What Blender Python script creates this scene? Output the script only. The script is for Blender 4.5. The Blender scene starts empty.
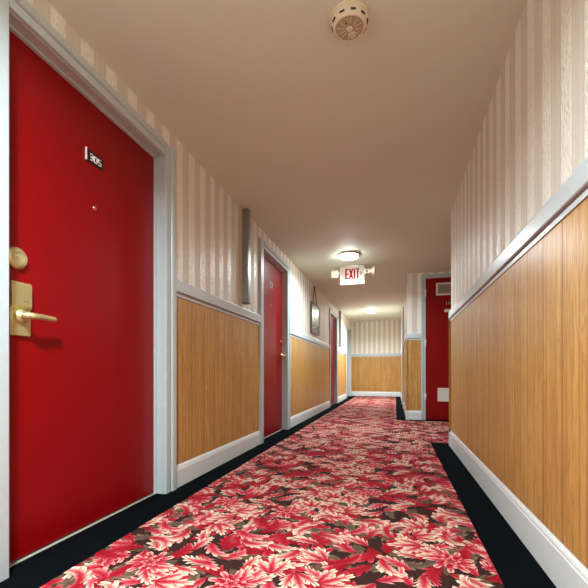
import bpy, math, random
import numpy as np
from mathutils import Vector

S = bpy.context.scene
C = S.collection
rnd = random.Random(7)

# ------------------------------------------------------------------ helpers
class MB:
    """collects shapes, links them as one mesh object"""
    def __init__(s): s.v = []; s.f = []; s.m = []; s.sm = []
    def add(s, vs, fs, mi=0, smooth=False):
        b = len(s.v); s.v += [tuple(p) for p in vs]
        for f in fs:
            s.f.append(tuple(b + i for i in f)); s.m.append(mi); s.sm.append(smooth)
    def box(s, x0, x1, y0, y1, z0, z1, mi=0):
        x0, x1 = min(x0, x1), max(x0, x1); y0, y1 = min(y0, y1), max(y0, y1); z0, z1 = min(z0, z1), max(z0, z1)
        vs = [(x0,y0,z0),(x1,y0,z0),(x1,y1,z0),(x0,y1,z0),(x0,y0,z1),(x1,y0,z1),(x1,y1,z1),(x0,y1,z1)]
        s.add(vs, [(0,3,2,1),(4,5,6,7),(0,1,5,4),(1,2,6,5),(2,3,7,6),(3,0,4,7)], mi)
    def prism(s, poly, fn, t0, t1, mi=0, smooth=False):
        """poly: 2-D outline, fn(a,b,t)->xyz, extruded t0..t1"""
        n = len(poly)
        vs = [fn(a, b, t0) for a, b in poly] + [fn(a, b, t1) for a, b in poly]
        s.add(vs, [(i, (i+1) % n, n + (i+1) % n, n + i) for i in range(n)], mi, smooth)
        s.add(vs, [tuple(range(n-1, -1, -1)), tuple(range(n, 2*n))], mi)
    def lathe(s, prof, fn, n=32, mi=0, smooth=True):
        """prof [(r,h)], fn(a,b,h) -> xyz; closed at zero radii"""
        vs = []
        for r, h in prof:
            for k in range(n):
                a = 2*math.pi*k/n; vs.append(fn(r*math.cos(a), r*math.sin(a), h))
        fs = []
        for j in range(len(prof)-1):
            for k in range(n):
                k2 = (k+1) % n
                fs.append((j*n+k, j*n+k2, (j+1)*n+k2, (j+1)*n+k))
        s.add(vs, fs, mi, smooth)
    def tube(s, pts, r, n=10, mi=0, caps=True):
        P = [Vector(p) for p in pts]; rs = r if isinstance(r, (list, tuple)) else [r]*len(P)
        vs = []; fs = []
        up = Vector((0.13, 0.21, 0.97)).normalized()
        for i, p in enumerate(P):
            d = (P[min(i+1, len(P)-1)] - P[max(i-1, 0)]).normalized()
            a = d.cross(up)
            if a.length < 1e-3: a = d.cross(Vector((1,0,0)))
            a.normalize(); b = d.cross(a)
            for k in range(n):
                t = 2*math.pi*k/n; vs.append(p + rs[i]*(math.cos(t)*a + math.sin(t)*b))
        for i in range(len(P)-1):
            for k in range(n):
                k2 = (k+1) % n; fs.append((i*n+k, i*n+k2, (i+1)*n+k2, (i+1)*n+k))
        s.add(vs, fs, mi, True)
        if caps: s.add(vs, [tuple(range(n)), tuple(range(len(P)*n-1, (len(P)-1)*n-1, -1))], mi)
    def build(s, name, mats, parent=None, bevel=0, seg=2):
        me = bpy.data.meshes.new(name); me.from_pydata(s.v, [], s.f)
        for m in (mats if isinstance(mats, (list, tuple)) else [mats]): me.materials.append(m)
        for p, mi, sm in zip(me.polygons, s.m, s.sm): p.material_index = mi; p.use_smooth = sm
        import bmesh
        bm = bmesh.new(); bm.from_mesh(me)
        bmesh.ops.remove_doubles(bm, verts=bm.verts, dist=1e-6)
        bmesh.ops.recalc_face_normals(bm, faces=bm.faces)
        bm.to_mesh(me); bm.free(); me.update()
        o = bpy.data.objects.new(name, me); C.objects.link(o)
        if parent is not None: o.parent = parent
        if bevel:
            b = o.modifiers.new('bevel', 'BEVEL'); b.width = bevel; b.segments = seg; b.limit_method = 'ANGLE'
            b.angle_limit = math.radians(40); b.harden_normals = True
        return o

def tag(o, label=None, cat=None, group=None, kind=None):
    if label: o['label'] = label
    if cat: o['category'] = cat
    if group: o['group'] = group
    if kind: o['kind'] = kind
    return o
def empty(name, loc=(0,0,0), rz=0):
    o = bpy.data.objects.new(name, None); C.objects.link(o); o.location = loc; o.rotation_euler = (0,0,rz)
    o.empty_display_size = 0.1
    return o
def copy_tree(o, parent=None):
    c = o.copy(); C.objects.link(c)
    if parent is not None: c.parent = parent
    for ch in list(o.children): copy_tree(ch, c)
    return c

# ------------------------------------------------------------------ materials
def srgb(r, g, b):
    f = lambda c: (c/255/12.92 if c/255 <= .04045 else ((c/255+.055)/1.055)**2.4)
    return (f(r), f(g), f(b), 1)
class NT:
    def __init__(s, name):
        s.mat = bpy.data.materials.new(name); s.mat.use_nodes = True
        s.n = s.mat.node_tree.nodes; s.l = s.mat.node_tree.links
        s.b = s.n['Principled BSDF']
    def node(s, t, **kw):
        n = s.n.new(t)
        for k, v in kw.items(): setattr(n, k, v)
        return n
    def set(s, sock, v):
        if isinstance(v, bpy.types.NodeSocket): s.l.new(v, sock)
        else: sock.default_value = v
    def math(s, op, a, b=0, c=0):
        n = s.node('ShaderNodeMath', operation=op)
        s.set(n.inputs[0], a); s.set(n.inputs[1], b); s.set(n.inputs[2], c)
        return n.outputs[0]
    def coords(s):
        g = s.node('ShaderNodeNewGeometry')
        x = s.node('ShaderNodeSeparateXYZ'); s.l.new(g.outputs['Position'], x.inputs[0])
        return g.outputs['Position'], x.outputs[0], x.outputs[1], x.outputs[2]
    def comb(s, x, y, z):
        n = s.node('ShaderNodeCombineXYZ'); s.set(n.inputs[0], x); s.set(n.inputs[1], y); s.set(n.inputs[2], z)
        return n.outputs[0]
    def noise(s, vec, scale, detail=3, rough=.5, dist=0):
        n = s.node('ShaderNodeTexNoise'); s.set(n.inputs['Vector'], vec)
        n.inputs['Scale'].default_value = scale; n.inputs['Detail'].default_value = detail
        n.inputs['Roughness'].default_value = rough; n.inputs['Distortion'].default_value = dist
        return n.outputs['Fac']
    def ramp(s, fac, stops, interp='LINEAR'):
        n = s.node('ShaderNodeValToRGB'); s.set(n.inputs[0], fac); r = n.color_ramp; r.interpolation = interp
        while len(r.elements) < len(stops): r.elements.new(.5)
        for e, (p, c) in zip(r.elements, stops): e.position = p; e.color = c
        return n.outputs[0]
    def mix(s, fac, a, b, mode='MIX'):
        n = s.node('ShaderNodeMix', data_type='RGBA', blend_type=mode)
        s.set(n.inputs[0], fac); s.set(n.inputs[6], a); s.set(n.inputs[7], b)
        return n.outputs[2]
    def bump(s, h, strength=.3, dist=.002):
        n = s.node('ShaderNodeBump'); s.set(n.inputs['Height'], h)
        n.inputs['Strength'].default_value = strength; n.inputs['Distance'].default_value = dist
        s.l.new(n.outputs[0], s.b.inputs['Normal'])
    def out(s, col=None, rough=None, metal=None, spec=None, coat=None, coatr=None):
        for k, v in (('Base Color', col), ('Roughness', rough), ('Metallic', metal), ('Specular IOR Level', spec), ('Coat Weight', coat), ('Coat Roughness', coatr)):
            if v is not None: s.set(s.b.inputs[k], v)
        return s.mat

def plain(name, col, rough=.5, metal=0, bump=0, scale=60, **kw):
    t = NT(name); pos = t.coords()[0]
    nz = t.noise(pos, scale, 3)
    c = t.mix(nz, tuple(v*.94 for v in col[:3])+(1,), tuple(min(1, v*1.06) for v in col[:3])+(1,))
    if bump: t.bump(nz, bump, .002)
    return t.out(c, rough, metal, **kw)
def glow(name, col, strength):
    t = NT(name); t.set(t.b.inputs['Emission Color'], col); t.b.inputs['Emission Strength'].default_value = strength
    return t.out(col, .5)

TRIM = plain('grey_gloss_trim_paint', srgb(196, 204, 206), .33, bump=.08, scale=35)
CASING = plain('grey_casing_paint', srgb(186, 197, 199), .36, bump=.08, scale=35)
BASEM = plain('white_baseboard_paint', srgb(222, 226, 224), .35, bump=.08, scale=40)
def make_red():
    t = NT('red_door_paint'); pos = t.coords()[0]
    n1 = t.noise(pos, 3, 2); n2 = t.noise(pos, 260, 2)
    c = t.mix(n1, srgb(128, 0, 6), srgb(138, 0, 8)); t.bump(n2, .12, .0006)
    return t.out(c, .36, spec=.28)
RED = make_red()
BRASS = plain('satin_brass', srgb(216, 204, 146), .40, .8, bump=.05, scale=200)
STEEL = plain('brushed_grey_metal', srgb(150, 152, 146), .35, .6, bump=.05, scale=90)
DARK = plain('dark_plastic', srgb(26, 22, 20), .5)
BLACKP = plain('black_number_plate', srgb(20, 15, 15), .4)
WHITEP = plain('white_plastic', srgb(226, 218, 196), .4)
OFFW = plain('ivory_detector_plastic', srgb(226, 214, 186), .45)
OFFD = plain('dusty_detector_grille', srgb(176, 160, 128), .6)
WHITEL = plain('white_lettering', srgb(240, 238, 232), .5)
ALU = plain('pale_metal_sweep', srgb(225, 220, 205), .35, .5)
PALEGREY = plain('grey_vent_mesh', srgb(170, 160, 145), .5)
VENTW = plain('white_vent_metal', srgb(228, 224, 216), .4)

def make_ceiling():
    t = NT('ceiling_paint'); pos = t.coords()[0]
    n = t.noise(pos, 1.3, 3); n2 = t.noise(pos, 90, 4)
    c = t.mix(n, srgb(218, 224, 206), srgb(226, 232, 214)); t.bump(n2, .25, .002)
    return t.out(c, .62)
CEIL = make_ceiling()

def make_paper(axis, name, P=.158, off=0):
    t = NT(name); pos, x, y, z = t.coords()
    a = x if axis == 'X' else y
    a = t.math('ADD', a, off)
    ph = t.math('FRACT', t.math('DIVIDE', a, P))
    tri = t.math('ABSOLUTE', t.math('SUBTRACT', ph, .5))          # 0 in the middle of the pale band
    pale = t.math('SUBTRACT', 1, t.math('SMOOTHSTEP', .205, .235, tri)) if False else None
    mr = t.node('ShaderNodeMapRange', interpolation_type='SMOOTHSTEP')
    t.set(mr.inputs[0], tri); mr.inputs[1].default_value = .23; mr.inputs[2].default_value = .26
    mr.inputs[3].default_value = 1; mr.inputs[4].default_value = 0
    pale = mr.outputs[0]
    # pin line in the middle of the tan band
    mr2 = t.node('ShaderNodeMapRange', interpolation_type='SMOOTHSTEP')
    t.set(mr2.inputs[0], t.math('ABSOLUTE', t.math('SUBTRACT', tri, .375))); mr2.inputs[1].default_value = .02; mr2.inputs[2].default_value = .04
    mr2.inputs[3].default_value = 1; mr2.inputs[4].default_value = 0
    pin = mr2.outputs[0]
    # damask relief in the pale band
    v = t.comb(t.math('MULTIPLY', a, 1.0), t.math('MULTIPLY', z, .62), 0)
    nz = t.node('ShaderNodeTexNoise'); t.set(nz.inputs['Vector'], v); nz.inputs['Scale'].default_value = 18; nz.inputs['Detail'].default_value = 2
    w = t.node('ShaderNodeVectorMath', operation='MULTIPLY_ADD')
    t.set(w.inputs[0], nz.outputs['Color']); w.inputs[1].default_value = (.05, .05, 0); t.set(w.inputs[2], v)
    vo = t.node('ShaderNodeTexVoronoi', feature='DISTANCE_TO_EDGE'); t.set(vo.inputs['Vector'], w.outputs[0]); vo.inputs['Scale'].default_value = 48
    vr = t.node('ShaderNodeMapRange', interpolation_type='SMOOTHSTEP'); t.set(vr.inputs[0], vo.outputs['Distance'])
    vr.inputs[1].default_value = .04; vr.inputs[2].default_value = .3; vr.inputs[3].default_value = 1; vr.inputs[4].default_value = 0
    rel = t.math('MULTIPLY', vr.outputs[0], pale)
    fine = t.noise(pos, 420, 2)
    c = t.mix(pale, srgb(214, 204, 189), srgb(232, 227, 214))
    c = t.mix(t.math('MULTIPLY', pin, .45), c, srgb(222, 216, 204))
    c = t.mix(t.math('MULTIPLY', rel, .8), c, srgb(246, 241, 229))
    h = t.math('ADD', t.math('MULTIPLY', rel, 1.0), t.math('MULTIPLY', fine, .3))
    t.bump(t.math('ADD', h, t.math('MULTIPLY', pale, .5)), .8, .0022)
    return t.out(c, t.math('SUBTRACT', .58, t.math('MULTIPLY', rel, .28)), spec=.5)
PAPER_Y = make_paper('Y', 'striped_damask_wallpaper_along', .162, -.023)
PAPER_X = make_paper('X', 'striped_damask_wallpaper_across', .15)
PAPER_L = make_paper('Y', 'striped_damask_wallpaper_left', .148, .0385)

def make_wood(axis, name):
    t = NT(name); pos, x, y, z = t.coords()
    a = x if axis == 'X' else y
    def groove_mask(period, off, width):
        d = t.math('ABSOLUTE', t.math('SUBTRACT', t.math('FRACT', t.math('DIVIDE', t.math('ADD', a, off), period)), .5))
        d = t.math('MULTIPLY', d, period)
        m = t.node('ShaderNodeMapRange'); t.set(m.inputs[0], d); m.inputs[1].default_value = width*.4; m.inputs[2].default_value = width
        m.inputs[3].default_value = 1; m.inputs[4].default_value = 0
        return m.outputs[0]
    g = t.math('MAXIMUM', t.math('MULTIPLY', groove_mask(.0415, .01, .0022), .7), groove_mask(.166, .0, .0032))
    # board number -> offset so every strip has its own figure
    bd = t.math('FLOOR', t.math('DIVIDE', a, .166))
    wn = t.node('ShaderNodeTexWhiteNoise', noise_dimensions='1D'); t.set(wn.inputs['W'], bd)
    off = wn.outputs['Value']
    v = t.comb(t.math('MULTIPLY', a, 9), t.math('MULTIPLY', z, .9), t.math('MULTIPLY', off, 9))
    n1 = t.noise(v, 1.6, 4, .55, .6)
    rings = t.math('FRACT', t.math('MULTIPLY', n1, 9))
    rings = t.math('ABSOLUTE', t.math('SUBTRACT', rings, .5))
    v2 = t.comb(t.math('MULTIPLY', a, 260), t.math('MULTIPLY', z, 7), off)
    pores = t.noise(v2, 1, 3, .6)
    c = t.ramp(n1, [(.3, srgb(184, 138, 72)), (.5, srgb(202, 156, 88)), (.7, srgb(216, 174, 106))])
    c = t.mix(t.math('MULTIPLY', t.math('POWER', t.math('MULTIPLY', rings, 2), 3), .75), c, srgb(162, 112, 52))
    pr = t.ramp(pores, [(.45, (0,0,0,1)), (.62, (1,1,1,1))])
    c = t.mix(t.math('MULTIPLY', pr, .42), c, srgb(168, 112, 54))
    c = t.mix(t.math('MULTIPLY', off, .25), c, srgb(190, 132, 66))
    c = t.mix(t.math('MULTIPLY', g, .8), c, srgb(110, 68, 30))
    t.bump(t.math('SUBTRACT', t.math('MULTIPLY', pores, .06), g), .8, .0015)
    return t.out(c, .37, spec=.42)
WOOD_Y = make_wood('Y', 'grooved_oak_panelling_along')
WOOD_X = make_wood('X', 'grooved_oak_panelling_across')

def make_carpet():
    t = NT('floral_carpet_pile'); pos = t.coords()[0]
    at = t.node('ShaderNodeAttribute'); at.attribute_name = 'pattern'
    n = t.noise(pos, 700, 2); n2 = t.noise(pos, 22, 4)
    c = t.mix(t.math('MULTIPLY', n, .22), at.outputs['Color'], srgb(60, 22, 22))
    c = t.mix(t.math('MULTIPLY', n2, .12), c, srgb(120, 50, 50))
    t.bump(n, .5, .002)
    return t.out(c, .95, spec=.1)
CARPET = make_carpet()
def make_border():
    t = NT('black_border_pile'); pos = t.coords()[0]
    n = t.noise(pos, 600, 2); n2 = t.noise(pos, 9, 3)
    c = t.mix(n, srgb(2, 4, 5), srgb(12, 15, 16)); c = t.mix(t.math('MULTIPLY', n2, .3), c, srgb(8, 18, 24))
    t.bump(n, .6, .002)
    return t.out(c, 1.0, spec=.03)
BORDER = make_border()

# ------------------------------------------------------------------ dimensions (metres; camera over the origin, corridor runs +Y)
XL = -1.318; XR = .536; XF = .186          # left wall, right wall, right wall of the further stretch
YC = 3.94; YA = 6.01; YE = 11.80           # end of right wall, alcove far wall, end wall
YB = -3.2; XAL = 2.25                      # behind the camera, alcove side
TOP = 2.42
LR, RR = 1.298, 1.322                      # chair rail tops
# ceiling: an old, slightly sagging one
KY = [YB-.15, 2, 4, 6, 9, YE+.15]
KL = [2.17, 2.18, 2.19, 2.20, 2.225, 2.30]
KR = [2.27, 2.285, 2.295, 2.235, 2.27, 2.31]
def ceil_z(x, y):
    l = float(np.interp(y, KY, KL)); r = float(np.interp(y, KY, KR))
    t = min(1, max(0, (x-XL)/(XR-XL)))
    return l + (r-l)*t + .12*t*(1-t)

def struct(o, label=None, cat=None): return tag(o, label, cat, kind='structure')

# floor slab
m = MB(); m.box(XL-.5, XAL+.15, YB-.15, YE+.15, -.13, -.012)
struct(m.build('floor', plain('floor_screed', srgb(60, 55, 50), .8)), 'floor slab under the patterned corridor carpet', 'floor')
# ceiling
m = MB(); xs = [XL-.15, XL, -.7, -.1, XR, 1.2, XAL+.15]; ys = list(np.linspace(KY[0], KY[-1], 46))
vs = [(x, y, ceil_z(x, y)) for y in ys for x in xs]; nx = len(xs)
m.add(vs, [(j*nx+i, (j+1)*nx+i, (j+1)*nx+i+1, j*nx+i+1) for j in range(len(ys)-1) for i in range(nx-1)], 0, True)
vt = [(x, y, TOP+.1) for y in ys for x in xs]
m.add(vt, [(j*nx+i, j*nx+i+1, (j+1)*nx+i+1, (j+1)*nx+i) for j in range(len(ys)-1) for i in range(nx-1)])
struct(m.build('ceiling', CEIL), 'tan painted corridor ceiling, slightly uneven', 'ceiling')

# ---- walls -----------------------------------------------------------------
DOORS_L = [(1.007, 1.937), (3.645, 4.545), (7.83, 8.74), (10.66, 11.60)]   # openings in the left wall
DH = 2.0
def side_wall(name, x0, x1, y0, y1, openings, label, h=DH, mat=PAPER_Y):
    m = MB(); y = y0
    for a, b in openings:
        m.box(x0, x1, y, a, 0, TOP); m.box(x0, x1, a, b, h, TOP); y = b
    m.box(x0, x1, y, y1, 0, TOP)
    return struct(m.build(name, mat), label, 'wall')
side_wall('wall_left', XL-.13, XL, YB, YE, DOORS_L, 'long left corridor wall with striped wallpaper and four doors', mat=PAPER_L)
# backing behind the leaves so the openings are closed
m = MB(); m.box(XL-.2, XL-.131, YB, YE, -.01, TOP)
struct(m.build('wall_left_backing', plain('dark_backing', srgb(30, 26, 24), .8)), 'dark rooms side behind the left doors', 'wall')
side_wall('wall_right', XR, XR+.12, YB, YC-.12, [], 'right corridor wall close to the camera, striped wallpaper above panelling')
m = MB(); m.box(XR, XAL, YC-.12, YC, 0, TOP)
struct(m.build('wall_alcove_near', PAPER_X), 'alcove wall turning off the end of the right wall', 'wall')
m = MB(); m.box(XAL, XAL+.12, YC-.12, YA+.12, 0, TOP)
struct(m.build('wall_alcove_side', PAPER_Y), 'side wall of the alcove on the right', 'wall')
DOOR_R = (8.0, 8.9)
side_wall('wall_far_right', XF, XF+.12, YA+.12, YE, [DOOR_R], 'right wall of the further corridor stretch')
m = MB(); m.box(XF, .455, YA, YA+.12, 0, TOP); m.box(.455, 1.39, YA, YA+.12, 2.155, TOP); m.box(1.39, XAL, YA, YA+.12, 0, TOP)
struct(m.build('wall_alcove_far', PAPER_X), 'narrow striped wall beside the red utility door', 'wall')
m = MB(); m.box(.3, 1.5, YA+.121, YA+.16, -.01, TOP); m.box(XF+.121, XF+.16, YA+.17, YE, -.01, TOP)
struct(m.build('wall_right_backing', bpy.data.materials['dark_backing']), 'dark side behind the right doors', 'wall')
m = MB(); m.box(XL-.13, XF+.13, YE, YE+.12, 0, TOP)
struct(m.build('wall_end', PAPER_X), 'striped wall closing the far end of the corridor', 'wall')
m = MB(); m.box(XL-.13, XR+.12, YB-.12, YB, 0, TOP)
struct(m.build('wall_back', PAPER_X), 'wall behind the camera', 'wall')

# ---- wainscot, chair rail, baseboard ----------------------------------------
trim_n = [0]
def trim(m, mats, label, bevel=0):
    trim_n[0] += 1
    return struct(m.build('trim_%d' % trim_n[0], mats, bevel=bevel), label, 'trim')
# profiles: (out from wall, up)
def rail_profile(top, k=1.0):
    return [(-.002, top-.104), (.009*k, top-.104), (.009*k, top-.083), (.001, top-.083), (.001, top-.077), (.020*k, top-.077), (.022*k, top-.073),
            (.022*k, top-.012), (.018*k, top-.004), (.012*k, top), (-.002, top)]
def base_profile(h):
    return [(-.002, 0), (.014, 0), (.014, h-.032), (.0115, h-.026), (.0115, h-.020), (.009, h-.012), (.005, h-.004), (.004, h), (-.002, h)]
def run(m, wall, sgn, prof, a, b, mi=0):
    """wall = ('x', X) runs along Y with outward sgn in X; ('y', Y) runs along X with outward sgn in Y"""
    if wall[0] == 'x': m.prism(prof, lambda p, q, t: (wall[1]+sgn*p, t, q), a, b, mi)
    else: m.prism(prof, lambda p, q, t: (t, wall[1]+sgn*p, q), a, b, mi)
def dado(wall, sgn, a, b, railtop, bh, where, side):
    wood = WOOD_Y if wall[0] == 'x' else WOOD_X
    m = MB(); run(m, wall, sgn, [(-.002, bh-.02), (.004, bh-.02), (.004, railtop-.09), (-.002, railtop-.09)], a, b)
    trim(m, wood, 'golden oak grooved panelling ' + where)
    m = MB(); run(m, wall, sgn, rail_profile(railtop), a, b)
    trim(m, TRIM, 'grey chair rail ' + where)
    m = MB(); run(m, wall, sgn, base_profile(bh), a, b)
    struct(m.build('baseboard_' + side, BASEM), 'white baseboard ' + where, 'baseboard')
CW = .105    # casing width
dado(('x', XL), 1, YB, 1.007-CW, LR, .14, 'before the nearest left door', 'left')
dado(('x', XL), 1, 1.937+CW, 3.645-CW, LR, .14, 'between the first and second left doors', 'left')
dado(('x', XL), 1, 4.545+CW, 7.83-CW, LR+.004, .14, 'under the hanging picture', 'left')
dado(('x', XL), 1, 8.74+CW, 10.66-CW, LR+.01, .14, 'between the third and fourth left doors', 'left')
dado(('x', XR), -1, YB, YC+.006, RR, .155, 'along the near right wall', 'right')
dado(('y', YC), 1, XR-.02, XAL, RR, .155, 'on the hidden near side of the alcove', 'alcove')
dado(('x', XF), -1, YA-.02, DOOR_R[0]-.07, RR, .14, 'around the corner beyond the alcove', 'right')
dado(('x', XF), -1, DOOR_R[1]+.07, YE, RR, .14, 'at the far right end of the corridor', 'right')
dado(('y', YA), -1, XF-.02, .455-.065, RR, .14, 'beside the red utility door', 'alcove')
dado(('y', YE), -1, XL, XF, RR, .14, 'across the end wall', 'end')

# ---- doors -------------------------------------------------------------------
def casing_side(m, xw, sgn, ya, yb, z1, inner_is_low, w=CW):
    """stepped upright casing on a wall at x=xw; profile across y"""
    pts = [(0, 0), (.0, .014), (.004, .017), (w*.42, .017), (w*.46, .011), (w*.5, .011), (w*.54, .020), (w*.6, .024), (w*.9, .024), (w, .019), (w, 0)]
    if inner_is_low: f = lambda p, q, t: (xw+sgn*q, yb + p, t)      # yb is inner edge, grows +y
    else: f = lambda p, q, t: (xw+sgn*q, ya - p, t)
    m.prism([(p, q-.002 if q == 0 else q) for p, q in pts], f, 0, z1)
def casing_head(m, xw, sgn, y0, y1, z0, w=.078):
    pts = [(0, -.002), (.0, .014), (.004, .017), (w*.42, .017), (w*.46, .011), (w*.5, .011), (w*.54, .020), (w*.6, .024), (w*.9, .024), (w, .019), (w, -.002)]
    m.prism(pts, lambda p, q, t: (xw+sgn*q, t, z0+p), y0, y1)

def digit_bars(ch):
    """seven-bar strokes (x0,y0,x1,y1) in a .6 x 1 cell"""
    segs = {'a': ((0,1),(.6,1)), 'b': ((.6,1),(.6,.5)), 'c': ((.6,.5),(.6,0)), 'd': ((0,0),(.6,0)), 'e': ((0,.5),(0,0)), 'f': ((0,1),(0,.5)), 'g': ((0,.5),(.6,.5))}
    return [segs[k] for k in {'3': 'abcdg', '0': 'abcdef', '5': 'afgcd'}[ch]]

def room_door(n, y0, y1, latch, label, xw=XL, sgn=1, leafmat=None, number=None, hardware='plate', cw=CW, depth=.06):
    """door in a wall along Y; latch 'near' or 'far'; leaf recessed by depth"""
    leafmat = leafmat or RED
    rt = empty('door_%d' % n, (xw, (y0+y1)/2, 0))
    tag(rt, label, 'door', kind='structure')
    ox, oy = xw, (y0+y1)/2
    def B(m, name, mats, parent=rt, bevel=0, label=None):
        m.v = [(x-ox, y-oy, z) for x, y, z in m.v]
        o = m.build(name, mats, parent, bevel)
        if label: o['label'] = label
        return o
    xl = xw - sgn*depth                       # leaf face
    # casing
    m = MB(); casing_side(m, xw, sgn, y0, y0, DH+.078*.98, False, cw); casing_side(m, xw, sgn, y1, y1, DH+.078*.98, True, cw)
    casing_head(m, xw, sgn, y0, y1, DH)
    B(m, 'casing', BASEM if n == 5 else CASING)
    # jamb liner and stop
    m = MB()
    m.box(xw+sgn*.001, xw-sgn*.115, y0-.002, y0+.004, 0, DH); m.box(xw+sgn*.001, xw-sgn*.115, y1-.004, y1+.002, 0, DH)
    m.box(xw+sgn*.001, xw-sgn*.115, y0, y1, DH-.004, DH+.002)
    s0 = xw-sgn*(depth-.016); s1 = xw-sgn*(depth-.0005)
    m.box(s0, s1, y0+.004, y0+.014, 0, DH-.004); m.box(s0, s1, y1-.014, y1-.004, 0, DH-.004); m.box(s0, s1, y0+.014, y1-.014, DH-.014, DH-.004)
    B(m, 'jamb', CASING)
    m = MB(); m.box(xl, xl-sgn*.042, y0+.005, y1-.005, .010, DH-.007)
    leaf = B(m, 'leaf', leafmat, bevel=.0015)
    # threshold + sweep
    m = MB(); m.box(xl+sgn*.010, xl-sgn*.044, y0+.004, y1-.004, -.011, .0022)
    B(m, 'threshold', ALU, bevel=.001, label='thin pale metal threshold strip')
    if not hardware: return rt
    plated = hardware == 'plate'
    yc = (y0+y1)/2
    yk = y0+.092 if latch == 'near' else y1-.09
    dr = 1 if latch == 'near' else -1
    if not plated: yk = y1-.075
    # lock plate : tall escutcheon with upper reader hump
    if plated:
        m = MB()
        m.box(xl, xl+sgn*.012, yk-.040, yk+.040, .856, .962)
        m.prism([(0, .958), (.016, .958), (.020, .968), (.020, 1.046), (.016, 1.058), (0, 1.058)], lambda p, q, t: (xl+sgn*p, t, q), yk-.040, yk+.040)
        pl = B(m, 'lock_plate', BRASS, bevel=.002, label='brass keycard lock plate')
        m = MB()
        for dy in (.004, .016): m.box(xl+sgn*.0198, xl+sgn*.0206, yk+dr*dy+.006-.0025, yk+dr*dy+.006+.0025, .985, .988)
        B(m, 'indicator', DARK, parent=pl)
    m = MB(); fx = lambda a, b, h: (xl+sgn*h, yk+a, .930+b)
    m.lathe([(0, .012), (.027, .012), (.027, .018), (.021, .024), (.014, .027), (.0125, .030), (.0125, .058), (0, .058)], fx, 28)
    hx = xl+sgn*.056
    m.tube([(hx-sgn*.010, yk, .930), (hx, yk+dr*.006, .930), (hx+sgn*.003, yk+dr*.022, .930), (hx+sgn*.001, yk+dr*.050, .931), (hx-sgn*.001, yk+dr*.085, .9305), (hx-sgn*.004, yk+dr*.108, .930), (hx-sgn*.013, yk+dr*.112, .930)],
           [.0125, .0135, .0125, .0115, .011, .0105, .009], 14)
    B(m, 'lever', BRASS, label='curved brass lever handle')
    if plated:
        m = MB(); m.lathe([(0, 0), (.041, 0), (.041, .006), (.036, .013), (.022, .016), (.020, .015), (0, .015)], lambda a, b, h: (xl+sgn*h, yk-.010*dr+a, 1.148+b), 36)
        db = B(m, 'deadbolt_rose', BRASS, label='round brass deadbolt')
        m = MB(); m.box(xl+sgn*.015, xl+sgn*.0165, yk-.010*dr-.014, yk-.010*dr+.010, 1.153, 1.157)
        B(m, 'keyhole', ALU, parent=db)
    else:
        m = MB(); m.lathe([(0, 0), (.022, 0), (.022, .010), (.015, .018), (0, .018)], lambda a, b, h: (xl+sgn*h, yk+a, 1.10+b), 24)
        B(m, 'deadbolt_rose', plain('rosy_painted_metal', srgb(200, 96, 92), .35, .3), label='small reddish deadbolt')
    # peephole
    m = MB(); m.lathe([(0, .003), (.005, .003), (.007, .005), (.010, .004), (.011, 0)], lambda a, b, h: (xl+sgn*h, yc+a, 1.498+b), 20)
    B(m, 'peephole', plain('peephole_metal_%d' % n, srgb(222, 150, 130), .25, .8))
    # number plate
    m = MB(); zc = 1.728; hw = .052
    m.box(xl, xl+sgn*.003, yc-hw, yc+hw, zc-.029, zc+.029)
    np_ = B(m, 'number_plate', BLACKP, bevel=.0008, label='small dark room number plate')
    m = MB(); m.box(xl+sgn*.0005, xl+sgn*.008, yc-hw-.004, yc-hw-.0005, zc-.026, zc+.030)
    B(m, 'plate_edge', WHITEL, parent=np_)
    if number:
        m = MB(); ch = .027; cwid = ch*.72; pitch = .0245
        for k, c in enumerate(number):
            ob = yc - pitch*len(number)/2 + .008 + k*pitch
            for (ax, az), (bx, bz) in digit_bars(c):
                m.tube([(xl+sgn*.0034, ob+ax*ch, zc-ch/2+az*ch), (xl+sgn*.0034, ob+bx*ch, zc-ch/2+bz*ch)], .0026, 8)
        B(m, 'numerals', WHITEL, parent=np_)
    else:
        m = MB()
        for a, b, c, d in ((-hw, hw, .024, .029), (-hw, hw, -.029, -.024), (hw-.006, hw, -.029, .029)):
            m.box(xl+sgn*.003, xl+sgn*.0038, yc+a, yc+b, zc+c, zc+d)
        B(m, 'plate_rim', ALU, parent=np_)
    return rt
room_door(1, *DOORS_L[0], 'near', 'large red door numbered 305, nearest on the left, with brass keycard lock', number='305')
room_door(2, *DOORS_L[1], 'far', 'second red door on the left, between grey cable cover and hanging picture', hardware='lever')
room_door(3, *DOORS_L[2], 'far', 'third dark red door on the left, just past the hanging picture', hardware=False)
room_door(4, *DOORS_L[3], 'far', 'pale grey door frame at the far left end of the corridor', leafmat=CASING, hardware=False)
room_door(5, *DOOR_R, 'far', 'red door edge on the right in the further stretch of corridor', xw=XF, sgn=-1, hardware=False, cw=.07)

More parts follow.
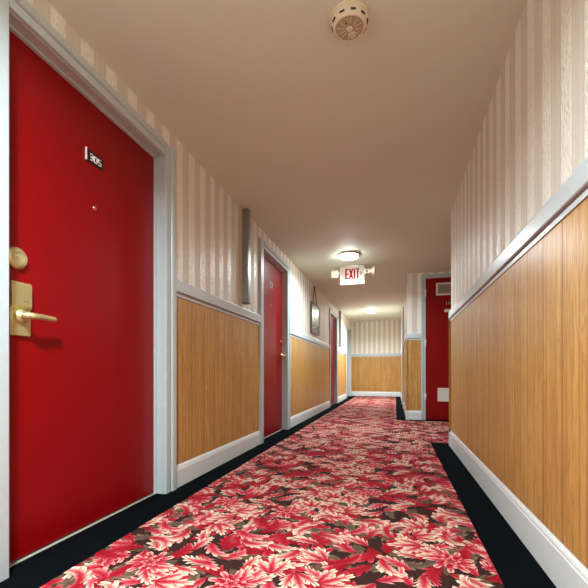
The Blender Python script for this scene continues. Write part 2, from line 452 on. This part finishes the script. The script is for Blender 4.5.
# utility door, faces the camera in the alcove
ux0, ux1, UH = .455, 1.39, 2.15
ud = empty('door_6', ((ux0+ux1)/2, YA, 0)); tag(ud, 'red utility door with white vents in the alcove on the right', 'door', kind='structure')
def UB(m, name, mats, parent=ud, bevel=0, label=None):
    m.v = [(x-(ux0+ux1)/2, y-YA, z) for x, y, z in m.v]
    o = m.build(name, mats, parent, bevel)
    if label: o['label'] = label
    return o
m = MB(); w = .065
pr = [(0, -.002), (0, .012), (w*.45, .014), (w*.5, .009), (w*.56, .018), (w*.95, .018), (w, .012), (w, -.002)]
m.prism(pr, lambda p, q, t: (ux0-p, YA-q, t), 0, UH+.055); m.prism(pr, lambda p, q, t: (ux1+p, YA-q, t), 0, UH+.055)
m.prism([(p*.85, q) for p, q in pr], lambda p, q, t: (t, YA-q, UH+p), ux0, ux1)
UB(m, 'casing', CASING)
m = MB(); m.box(ux0-.001, ux0+.003, YA-.002, YA+.11, 0, UH+.004); m.box(ux1-.003, ux1+.001, YA-.002, YA+.11, 0, UH+.004); m.box(ux0, ux1, YA-.002, YA+.11, UH, UH+.006)
UB(m, 'jamb', CASING)
m = MB(); m.box(ux0+.004, ux1-.004, YA-.004, YA+.038, .012, UH-.002)
UB(m, 'leaf', RED, bevel=.0015)
for z in (.35, 1.17, 1.93):
    m = MB(); m.tube([(ux0+.001, YA-.012, z-.055), (ux0+.001, YA-.012, z+.055)], .009, 12); m.box(ux0-.014, ux0+.002, YA-.0145, YA-.010, z-.05, z+.05)
    UB(m, 'hinge', BASEM, label='painted hinge')
def vent(x0, x1, z0, z1, slats, lab, inner):
    m = MB(); b = .024; y = YA-.004
    m.box(x0, x1, y-.010, y, z1-b, z1); m.box(x0, x1, y-.010, y, z0, z0+b); m.box(x0, x0+b, y-.010, y, z0+b, z1-b); m.box(x1-b, x1, y-.010, y, z0+b, z1-b)
    fr = UB(m, 'vent_frame', VENTW, label=lab)
    m = MB(); n = slats
    for k in range(n):
        z = z0+b + (k+.5)*(z1-z0-2*b)/n
        m.add([(x0+b, y-.008, z-.004), (x1-b, y-.008, z-.004), (x1-b, y-.002, z+.005), (x0+b, y-.002, z+.005), (x0+b, y-.0065, z-.005), (x1-b, y-.0065, z-.005)], [(0,1,2,3), (0,4,5,1)])
    UB(m, 'slats', inner, parent=fr)
    m = MB(); m.box(x0+.002, x1-.002, y-.001, y-.0002, z0+.002, z1-.002)
    UB(m, 'backing', inner, parent=fr)
vent(.606, 1.04, 1.882, 2.070, 12, 'white framed grey vent at the top', PALEGREY)
vent(.627, .98, .288, .490, 9, 'white louvred vent at the bottom', VENTW)
# small plates
m = MB(); m.box(.760, .90, YA-.006, YA-.004, 1.735, 1.788); s1 = UB(m, 'number_plate', plain('dark_red_plate', srgb(70, 4, 10), .4), label='small dark red plate with pale characters')
m = MB(); m.box(.752, .755, YA-.010, YA-.004, 1.735, 1.788); UB(m, 'plate_edge', WHITEL, parent=s1)
m = MB()
for k, dx in enumerate((.779, .800, .821, .842)):
    m.box(dx, dx+.013, YA-.0075, YA-.006, 1.769, 1.773); m.box(dx+.004, dx+.008, YA-.0075, YA-.006, 1.747, 1.771)
UB(m, 'characters', WHITEL, parent=s1)
m = MB(); m.box(.724, .82, YA-.006, YA-.004, 1.628, 1.672); s2 = UB(m, 'notice_plate', WHITEP, label='small white notice plate')
m = MB(); m.box(.734, .81, YA-.0068, YA-.006, 1.655, 1.659); m.box(.734, .80, YA-.0068, YA-.006, 1.641, 1.645); UB(m, 'print_lines', PALEGREY, parent=s2)
m = MB(); m.lathe([(0, 0), (.030, 0), (.030, .006), (.012, .012), (.011, .035), (.026, .045), (.028, .058), (.018, .066), (0, .067)], lambda a, b, h: (1.32+a, YA-.004-h, .95+b), 24)
UB(m, 'knob', BRASS)

# ---- carpet -------------------------------------------------------------------
CX0, CX1, CXF, CY0, CYE = -1.14, .354, .03, -1.6, 11.78
YC2, YA2 = 4.07, 5.855
RECTS = [(CX0, CXF, CY0, CYE), (CXF-.001, CX1, CY0, YA2), (CX1-.001, XAL-.16, YC2, YA2)]
cl = lambda h: np.array(srgb(*h)[:3])
CREAM, PALE, PINK, ROSE, CRIM, DEEP, OLIVE, TAUPE, INK = [cl(h) for h in
    ((232,214,184), (228,176,158), (226,118,124), (194,52,68), (166,16,36), (120,10,26), (92,76,58), (138,112,92), (44,30,26))]
def lerp(a, b, t): return a + (b-a)*t
def grad(stops, s):
    s = min(.9999, max(0, s))*(len(stops)-1); i = int(s); return lerp(stops[i], stops[i+1], s-i)
PAL = {'cream': [DEEP, CRIM, ROSE, PALE, CREAM, CREAM], 'pink': [DEEP, CRIM, ROSE, PINK, PALE, CREAM], 'red': [DEEP, DEEP, CRIM, CRIM, ROSE, PINK], 'brown': [INK, OLIVE, OLIVE, TAUPE, OLIVE]}
def leaf(p, a0, k, L, W, pal, z, nl, spl, hi, R):
    """acanthus leaf: curled spine, forward swept notched lobes; returns verts, faces, colours"""
    per = 8 if hi else 4
    N = nl*per; us = (-1, -.72, -.36, -.07, .07, .36, .72, 1) if hi else (-1, -.5, 0, .5, 1)
    V = []; F = []; Cc = []
    x, y, a = p[0], p[1], a0; ds = L/N; ph = R.random()
    side = [R.uniform(.85, 1.1) for _ in range(nl+1)]
    for i in range(N+1):
        t = i/N
        cr, sr = math.cos(a), math.sin(a)
        env = math.sin(math.pi*min(1, (t*.93+.07))**.85)**.65 * (1 - .25*t)
        li = t*nl; fr = li-int(li)
        prof = (fr/.72 if fr < .72 else (1-fr)/.28)
        prof = prof**.7
        sub = abs(((fr*3) % 1) - .5)*2
        r = W*env*(.34 + .66*prof*side[min(nl, int(li))]) * (1 - .16*sub*(fr < .75))
        if i == N: r = W*.02
        fwd = W*(.15+.55*prof)*(1-.4*t)*spl
        for u in us:
            au = abs(u)
            fo = fwd*au**1.3
            V.append((x + cr*fo - sr*u*r, y + sr*fo + cr*u*r, z))
            s = .12 + .62*au*(.45+.55*prof) + .34*t + .10*(1-sub)*au
            if au < .1: s = .20 + .35*t if au else .1
            if fr < .12 and au > .3: s -= .30
            if u > 0: s -= .07
            Cc.append(grad(pal, s))
        x += math.cos(a)*ds; y += math.sin(a)*ds; a += k*ds*(.4+1.3*t)
    nu = len(us)
    for i in range(N):
        for j in range(nu-1): F.append((i*nu+j, i*nu+j+1, (i+1)*nu+j+1, (i+1)*nu+j))
    return V, F, Cc
T = .90
def tile(hi):
    R = random.Random(11); V = []; F = []; Cc = []
    def put(*a):
        v, f, c = leaf(*a, hi, R); b = len(V); V.extend(v); F.extend([tuple(b+i for i in q) for q in f]); Cc.extend(c)
    n = 0
    spots = []
    def scatter(cnt, mind):
        out = []
        tries = 0
        while len(out) < cnt and tries < 4000:
            tries += 1; q = (R.uniform(0, T), R.uniform(0, T)); ok = True
            for s in out:
                dx = abs(q[0]-s[0]); dx = min(dx, T-dx); dy = abs(q[1]-s[1]); dy = min(dy, T-dy)
                if dx*dx+dy*dy < mind*mind: ok = False; break
            if ok: out.append(q)
        return out
    z = .0004; dz = .000022
    for q in scatter(36, .10): put(q, R.uniform(0, 6.28), R.choice((-1,1))*R.uniform(2, 7), R.uniform(.17, .23), R.uniform(.048, .062), PAL['brown'], z, 4, 1.0); z += dz
    for q in scatter(56, .085): put(q, R.uniform(0, 6.28), R.choice((-1,1))*R.uniform(2, 10), R.uniform(.17, .25), R.uniform(.05, .07), PAL[R.choice(('red', 'red', 'pink'))], z, R.choice((4, 5)), 1.1); z += dz
    for q in scatter(38, .115):
        a = R.uniform(0, 6.28); kind = R.choice(('cream', 'cream', 'cream', 'pink', 'pink', 'red'))
        if R.random() < .35:      # palmette: three leaves fanning from a point
            for d, l in ((-.75, .8), (.75, .8), (0, 1)):
                put(q, a+d, -d*5, .17*l, .048, PAL[kind], z, 4, 1.2); z += dz
        else:
            put(q, a, R.choice((-1,1))*R.uniform(3, 12), R.uniform(.16, .24), R.uniform(.052, .07), PAL[kind], z, 5, 1.2); z += dz
    # round blossoms
    for q in ((.7*T, .78*T),):
        for ring, (np_, rr, ww) in enumerate(((9, .105, .034), (7, .072, .028), (5, .042, .019))):
            for i in range(np_):
                a = 6.283*i/np_ + ring*.4
                put((q[0]+math.cos(a)*rr*.12, q[1]+math.sin(a)*rr*.12), a, R.uniform(-4, 4), rr, ww, PAL[('pink', 'red', 'pink')[ring]], z, 2, .5); z += dz
    V = np.array(V); V[:, :2] *= SC
    return V, F, np.array(Cc)
SC = .76
def build_carpet():
    T = .90*SC
    allV = []; allF = []; allC = []; off = 0
    for (x0, x1, y0, y1) in RECTS:      # ground colour
        allV.append(np.array([(x0,y0,0),(x1,y0,0),(x1,y1,0),(x0,y1,0)], float)); allC.append(np.tile(INK, (4, 1)))
        allF.append(np.array([(off, off+1, off+2, off+3)])); off += 4
    tiles = {h: tile(h) for h in (True, False)}
    tf = {h: np.array(tiles[h][1]) for h in tiles}
    def inside(P, e=0):
        r = np.zeros(len(P), bool)
        for (x0, x1, y0, y1) in RECTS: r |= (P[:,0] > x0-e)&(P[:,0] < x1+e)&(P[:,1] > y0-e)&(P[:,1] < y1+e)
        return r
    for iy in range(-3, 19):
        for ix in range(-3, 5):
            ox, oy = ix*T + (.37 if False else 0), iy*T
            if not any(ox < x1+.25 and ox+T > x0-.25 and oy < y1+.25 and oy+T > y0-.25 for (x0, x1, y0, y1) in RECTS): continue
            hi = (.2 < oy < 2.9)
            V, _, Cc = tiles[hi]; F = tf[hi]
            P = V.copy(); q_ = (ix*3 + iy*iy + iy)%4; h_ = T/2
            for _ in range(q_): P[:,:2] = np.stack([P[:,1], T-P[:,0]], 1)
            P[:,2] += ((ix%2)*2 + iy%2)*.000006; P[:,0] += ox; P[:,1] += oy
            ins = inside(P)
            keep = ins[F].any(axis=1)
            F2 = F[keep]
            if len(F2) == 0: continue
            used = np.unique(F2); remap = -np.ones(len(P), int); remap[used] = np.arange(len(used))
            F2 = remap[F2]; P = P[used]; Cc2 = Cc[used]; ins = ins[used]
            # trim along the carpet edge
            out = np.where(~ins)[0]
            if len(out):
                best = np.full(len(out), 1e9); Q = P[out, :2].copy(); src = P[out, :2]
                for (x0, x1, y0, y1) in RECTS:
                    c = np.stack([np.clip(src[:,0], x0, x1), np.clip(src[:,1], y0, y1)], 1)
                    d = ((c-src)**2).sum(1); m_ = d < best; Q[m_] = c[m_]; best[m_] = d[m_]
                P[out, :2] = Q
            allV.append(P); allF.append(F2+off); allC.append(Cc2); off += len(P)
    V = np.concatenate(allV); F = np.concatenate(allF); Cc = np.concatenate(allC)
    me = bpy.data.meshes.new('patterned_carpet')
    me.vertices.add(len(V)); me.vertices.foreach_set('co', V.astype(np.float32).ravel())
    me.loops.add(F.size); me.loops.foreach_set('vertex_index', F.astype(np.int32).ravel())
    me.polygons.add(len(F)); me.polygons.foreach_set('loop_start', np.arange(0, F.size, 4, dtype=np.int32))
    me.update(calc_edges=True)
    at = me.color_attributes.new('pattern', 'FLOAT_COLOR', 'POINT')
    at.data.foreach_set('color', np.concatenate([Cc, np.ones((len(Cc), 1))], 1).astype(np.float32).ravel())
    me.materials.append(CARPET)
    # all faces up
    me.update()
    nrm = np.zeros(len(F)*3, np.float32); me.polygons.foreach_get('normal', nrm)
    o = bpy.data.objects.new('patterned_carpet', me); C.objects.link(o)
    return o
carpet = build_carpet()
tag(carpet, 'crimson and cream carpet of scrolling acanthus leaves down the corridor', 'carpet')
m = MB(); zt = 0.0; zb = -.012
m.box(CX0, CX1, CY0, CY0+.01, zb, zt-.002)   # keeps backing solid at the near edge
m.box(XL, CX0, YB, YE, zb, zt)
for a_, b_ in DOORS_L: m.box(XL-.048, XL, a_+.005, b_-.005, zb, zt)
m.box(CX1, XR, YB, YC, zb, zt); m.box(CX1, XAL, YC, YC2, zb, zt)
m.box(CX0, CX1, YB, CY0, zb, zt)
m.box(CXF, XF, YA2, YE, zb, zt); m.box(XF, XAL, YA2, YA+.05, zb, zt)
m.box(XAL-.16, XAL, YC2, YA2, zb, zt); m.box(CX0, CXF, CYE, YE, zb, zt)
tag(m.build('carpet_border', BORDER), 'plain black carpet border along the walls around the patterned carpet', 'carpet border')

# ---- ceiling things -------------------------------------------------------------
DIFF = glow('lit_diffuser', (.95, 1, .98, 1), 22)
def ceiling_light(y, label, power, x=-.575):
    z = ceil_z(x, y) - .001
    rt = empty('ceiling_light', (x, y, z)); tag(rt, label, 'ceiling light', 'round ceiling lights along the corridor')
    m = MB(); m.lathe([(0, .0), (.140, 0), (.140, -.012), (.132, -.020), (.118, -.020), (.118, -.012)], lambda a, b, h: (a, b, h), 48)
    m.build('housing', WHITEP, rt)
    m = MB(); m.lathe([(.118, -.013), (.113, -.034), (.085, -.050), (.045, -.058), (.0, -.060)], lambda a, b, h: (a, b, h), 48)
    m.build('diffuser', DIFF, rt)
    ld = bpy.data.lights.new('lamp', 'AREA'); ld.shape = 'DISK'; ld.size = .22; ld.energy = power; ld.color = (.80, .97, 1.04)
    ld.spread = math.radians(160)
    lo = bpy.data.objects.new('lamp', ld); C.objects.link(lo); lo.parent = rt; lo.location = (0, 0, -.063)
    return rt
PW = 26
ceiling_light(4.87, 'round glowing ceiling light just in front of the exit sign', PW*.42)
ceiling_light(9.55, 'round glowing ceiling light at the far end, beyond the exit sign', PW)
ceiling_light(.10, 'round ceiling light nearest the first red door, over the carpet', PW*1.1)

# exit sign
SX, SY = -.583, 5.38; SZ = ceil_z(SX, SY)
EXM = plain('white_sign_face', srgb(176, 170, 160), .7, spec=.05); EXR = glow('lit_red_letters', (.11, .0, .003, 1), .6); EXR.node_tree.nodes['Principled BSDF'].inputs['Specular IOR Level'].default_value = 0
ex = empty('exit_sign', (SX, SY, SZ), math.radians(-1)); tag(ex, 'white lit EXIT sign with red letters and two emergency lamp heads, on the ceiling', 'exit sign')
m = MB(); m.box(-.085, .085, -.03, .03, -.012, 0); m.build('canopy', WHITEP, ex, bevel=.003)
m = MB(); m.box(-.172, .172, -.024, .024, -.270, -.012); m.build('housing', WHITEP, ex, bevel=.004)
m = MB(); m.box(-.164, .164, -.0265, -.024, -.262, -.020); face = m.build('face', EXM, ex)
m = MB()
zt_, zb_ = -.048, -.196; st = .021; yf = -.0285
def bar(x0, z0, x1, z1, w=st):
    dx, dz = x1-x0, z1-z0; l = math.hypot(dx, dz); nx_, nz_ = -dz/l*w/2, dx/l*w/2
    pts = [(x0+nx_, z0+nz_), (x1+nx_, z1+nz_), (x1-nx_, z1-nz_), (x0-nx_, z0-nz_)]
    m.prism(pts, lambda a, b, t: (a, t, b), yf, -.0262)
def vbar(x, a=zt_, b=zb_): bar(x, a, x, b)
lx = -.098
vbar(lx+st/2); 
for z in (zt_-.009, (zt_+zb_)/2, zb_+.009): bar(lx, z, lx+.048, z, .018)
bar(lx+.062, zt_, lx+.106, zb_); bar(lx+.106, zt_, lx+.062, zb_)
vbar(lx+.134)
vbar(lx+.178); bar(lx+.154, zt_-.009, lx+.202, zt_-.009, .018)
m.build('letters', EXR, face)
m = MB(); bar(.116, -.100, .134, -.120, .010); bar(.134, -.120, .116, -.140, .010); m.build('arrow', EXR, face)
# left lamp head : faces the camera
m = MB(); m.tube([(-.172, 0, -.10), (-.20, 0, -.10)], .014, 12); m.build('arm', WHITEP, ex)
m = MB(); m.box(-.305, -.195, -.035, .035, -.165, -.055); h = m.build('lamp_head', WHITEP, ex, bevel=.012, seg=3)
m = MB(); m.box(-.292, -.208, -.038, -.034, -.152, -.068); m.build('lens', plain('frosted_lens', srgb(232, 228, 205), .25), h, bevel=.002)
# right lamp head : bracket and dish turned aside
m = MB(); m.box(.172, .192, -.02, .02, -.13, -.06); m.tube([(.185, 0, -.075), (.235, 0, -.075)], .008, 10); m.tube([(.185, 0, -.115), (.235, 0, -.115)], .008, 10); m.box(.226, .242, -.02, .02, -.13, -.06)
m.build('arm', WHITEP, ex)
m = MB(); m.lathe([(0, .235), (.020, .236), (.024, .258), (.040, .278), (.062, .300), (.066, .318), (.060, .322), (.0, .316)], lambda a, b, h: (h, a, -.095+b), 28)
h = m.build('lamp_head', WHITEP, ex)

# smoke detector
DX, DY = -.190, 1.645; DZ = ceil_z(DX, DY)
sd = empty('smoke_detector', (DX, DY, DZ)); tag(sd, 'round ivory smoke detector with dark side slots on the near ceiling', 'smoke detector')
P = lambda a, b, h: (a*1.06, b*1.06, h)
m = MB(); m.lathe([(0, 0), (.080, 0), (.080, -.010), (.076, -.013), (0, -.013)], P, 56); m.build('base', OFFW, sd)
m = MB(); m.lathe([(.072, -.012), (.076, -.020), (.074, -.028), (.0675, -.042), (.062, -.048), (.058, -.050), (.0565, -.047)], P, 56); m.build('body', OFFW, sd)
m = MB()
for k in range(10):
    a = -math.pi/2 + 2*math.pi*(k+.5)/10; m = MB()
    c, s_ = math.cos(a), math.sin(a); t = Vector((-s_, c, 0))
    q = []
    for (r, hh) in ((.0733, -.0306), (.0706, -.0368)):
        for sgn in (-1, 1):
            n_ = Vector((c*r, s_*r, hh)) + t*sgn*.0105; n_ = n_ + Vector((c, s_, -.4))*.0012; n_.x *= 1.06; n_.y *= 1.06; q.append(n_)
    m.add(q + [v - Vector((c, s_, -.4))*.004 for v in q], [(0,1,3,2), (4,6,7,5), (0,4,5,1), (2,3,7,6), (0,2,6,4), (1,5,7,3)])
    m.build('slot', DARK, sd)
m = MB(); m.lathe([(.057, -.047), (.050, -.0485), (.0, -.050)], P, 48); gr = m.build('grille', OFFD, sd)
m = MB()
for k in range(12):
    a = 2*math.pi*(k+.5)/12
    if k in (8,): continue
    m.tube([(.020*math.cos(a), .020*math.sin(a), -.0495), (.055*math.cos(a), .055*math.sin(a), -.0485)], .0016, 6)
m.build('ribs', OFFW, gr)
m = MB(); m.lathe([(0, -.0525), (.011, -.0525), (.014, -.050)], P, 24); m.build('hub', OFFW, sd)
m = MB()
ring = [(.008+.013*math.cos(6.283*k/20), .032+.013*math.sin(6.283*k/20), -.0505) for k in range(21)]
m.tube(ring, .0026, 8); m.lathe([(0, -.0525), (.006, -.0525), (.008, -.049)], lambda a, b, h: (a+.008, b+.032, h), 16); m.build('test_button', OFFW, sd)
m = MB(); m.lathe([(0, -.0518), (.003, -.0518), (.0035, -.049)], lambda a, b, h: (a-.012, b-.030, h), 12); m.build('indicator', DARK, sd)

# vertical cable covers
def cable_cover(y, label, w=.062, d=.058):
    rt = empty('cable_cover', (XL, y, 1.345)); tag(rt, label, 'cable cover', 'vertical metal cable covers on the left wall')
    top = min(ceil_z(XL, y), ceil_z(XL+d, y)) - 1.345 - .001
    m = MB(); t_ = .0025
    m.box(d-t_, d, 0, w, 0, top); m.box(0, d-t_, 0, t_, 0, top); m.box(0, d-t_, w-t_, w, 0, top)
    m.box(d, d+.002, .012, .016, 0, top)
    m.build('channel', STEEL, rt, bevel=.0012)
    m = MB(); m.box(.0, d+.004, -.002, w+.002, -.008, .0); m.build('end_cap', plain('dark_end_cap', srgb(80, 82, 74), .4, .5), rt, bevel=.001)
    return rt
cable_cover(3.111, 'grey metal cable cover running to the ceiling before the second red door')
cable_cover(9.10, 'thin grey metal cable cover past the third red door').location.z = 1.36

# hanging picture
PY0, PY1, PZ0, PZ1 = 5.90, 6.53, 1.375, 1.875
hp = empty('hanging_picture', (XL+.012, (PY0+PY1)/2, PZ0)); tag(hp, 'framed pale landscape picture hanging by cords between second and third left doors', 'picture')
hw = (PY1-PY0)/2; hh = PZ1-PZ0
WOODF = plain('dark_brown_picture_frame', srgb(96, 66, 48), .4, bump=.1, scale=60)
FB = .032
m = MB(); fw = .014; fd = .022
m.box(0, fd, -hw, hw, 0, FB); m.box(0, fd, -hw, hw, hh-fw, hh); m.box(0, fd, -hw, -hw+fw, FB, hh-fw); m.box(0, fd, hw-fw, hw, FB, hh-fw)
m.build('frame', WOODF, hp, bevel=.004)
def make_art():
    t = NT('pale_misty_landscape_print'); g = t.node('ShaderNodeTexCoord'); sx = t.node('ShaderNodeSeparateXYZ'); t.l.new(g.outputs['Generated'], sx.inputs[0])
    n = t.noise(g.outputs['Generated'], 3.5, 5, .6); h = t.math('ADD', sx.outputs[2], t.math('MULTIPLY', t.math('SUBTRACT', n, .5), .5))
    c = t.ramp(h, [(.10, srgb(90, 88, 78)), (.28, srgb(128, 130, 118)), (.45, srgb(206, 214, 206)), (.62, srgb(232, 238, 228)), (.85, srgb(176, 192, 178)), (1, srgb(140, 152, 136))])
    return t.out(c, .25, spec=.6)
m = MB(); m.box(.004, .012, -hw+fw, hw-fw, FB, hh-fw); m.build('print', make_art(), hp)
m = MB(); nz_ = 2.165-PZ0; ny = 6.18-(PY0+PY1)/2
m.tube([(.010, -hw*.62, hh-.005), (.008, ny-.004, nz_)], .0065, 8); m.tube([(.010, hw*.42, hh-.005), (.008, ny+.004, nz_)], .0065, 8); m.build('cord', WOODF, hp)
m = MB(); m.tube([(-.012, ny, nz_), (.016, ny, nz_)], .007, 10); m.lathe([(0, .016), (.012, .016), (.012, .021), (0, .023)], lambda a, b, h: (h, ny+a, nz_+b), 16); m.build('nail', DARK, hp)
for s_, yy in ((-1, -hw*.62), (1, hw*.42)):
    m = MB(); m.lathe([(0, .0225), (.012, .0225), (.009, .028), (0, .029)], lambda a, b, h: (h, yy+a, hh-.014+b), 16); m.build('rosette', WOODF, hp)

# ---- world, camera ---------------------------------------------------------------
wd = bpy.data.worlds.new('World'); S.world = wd; wd.use_nodes = True
wd.node_tree.nodes['Background'].inputs[0].default_value = (.9, .95, 1, 1)
wd.node_tree.nodes['Background'].inputs[1].default_value = .05
cd = bpy.data.cameras.new('camera'); cam = bpy.data.objects.new('camera', cd); C.objects.link(cam); S.camera = cam
YAW = math.atan((394.5-294)/374)
cam.location = (0, 0, .715); cam.rotation_euler = (math.radians(90), 0, YAW)
cd.sensor_width = 36; cd.lens = 374/588*36; cd.shift_y = 79/588; cd.clip_start = .02
S.view_settings.view_transform = 'Standard'; S.view_settings.look = 'None'; S.view_settings.gamma = 1; S.view_settings.use_curve_mapping = False
S.view_settings.exposure = 1.8
S.cycles.max_bounces = 10; S.cycles.diffuse_bounces = 6
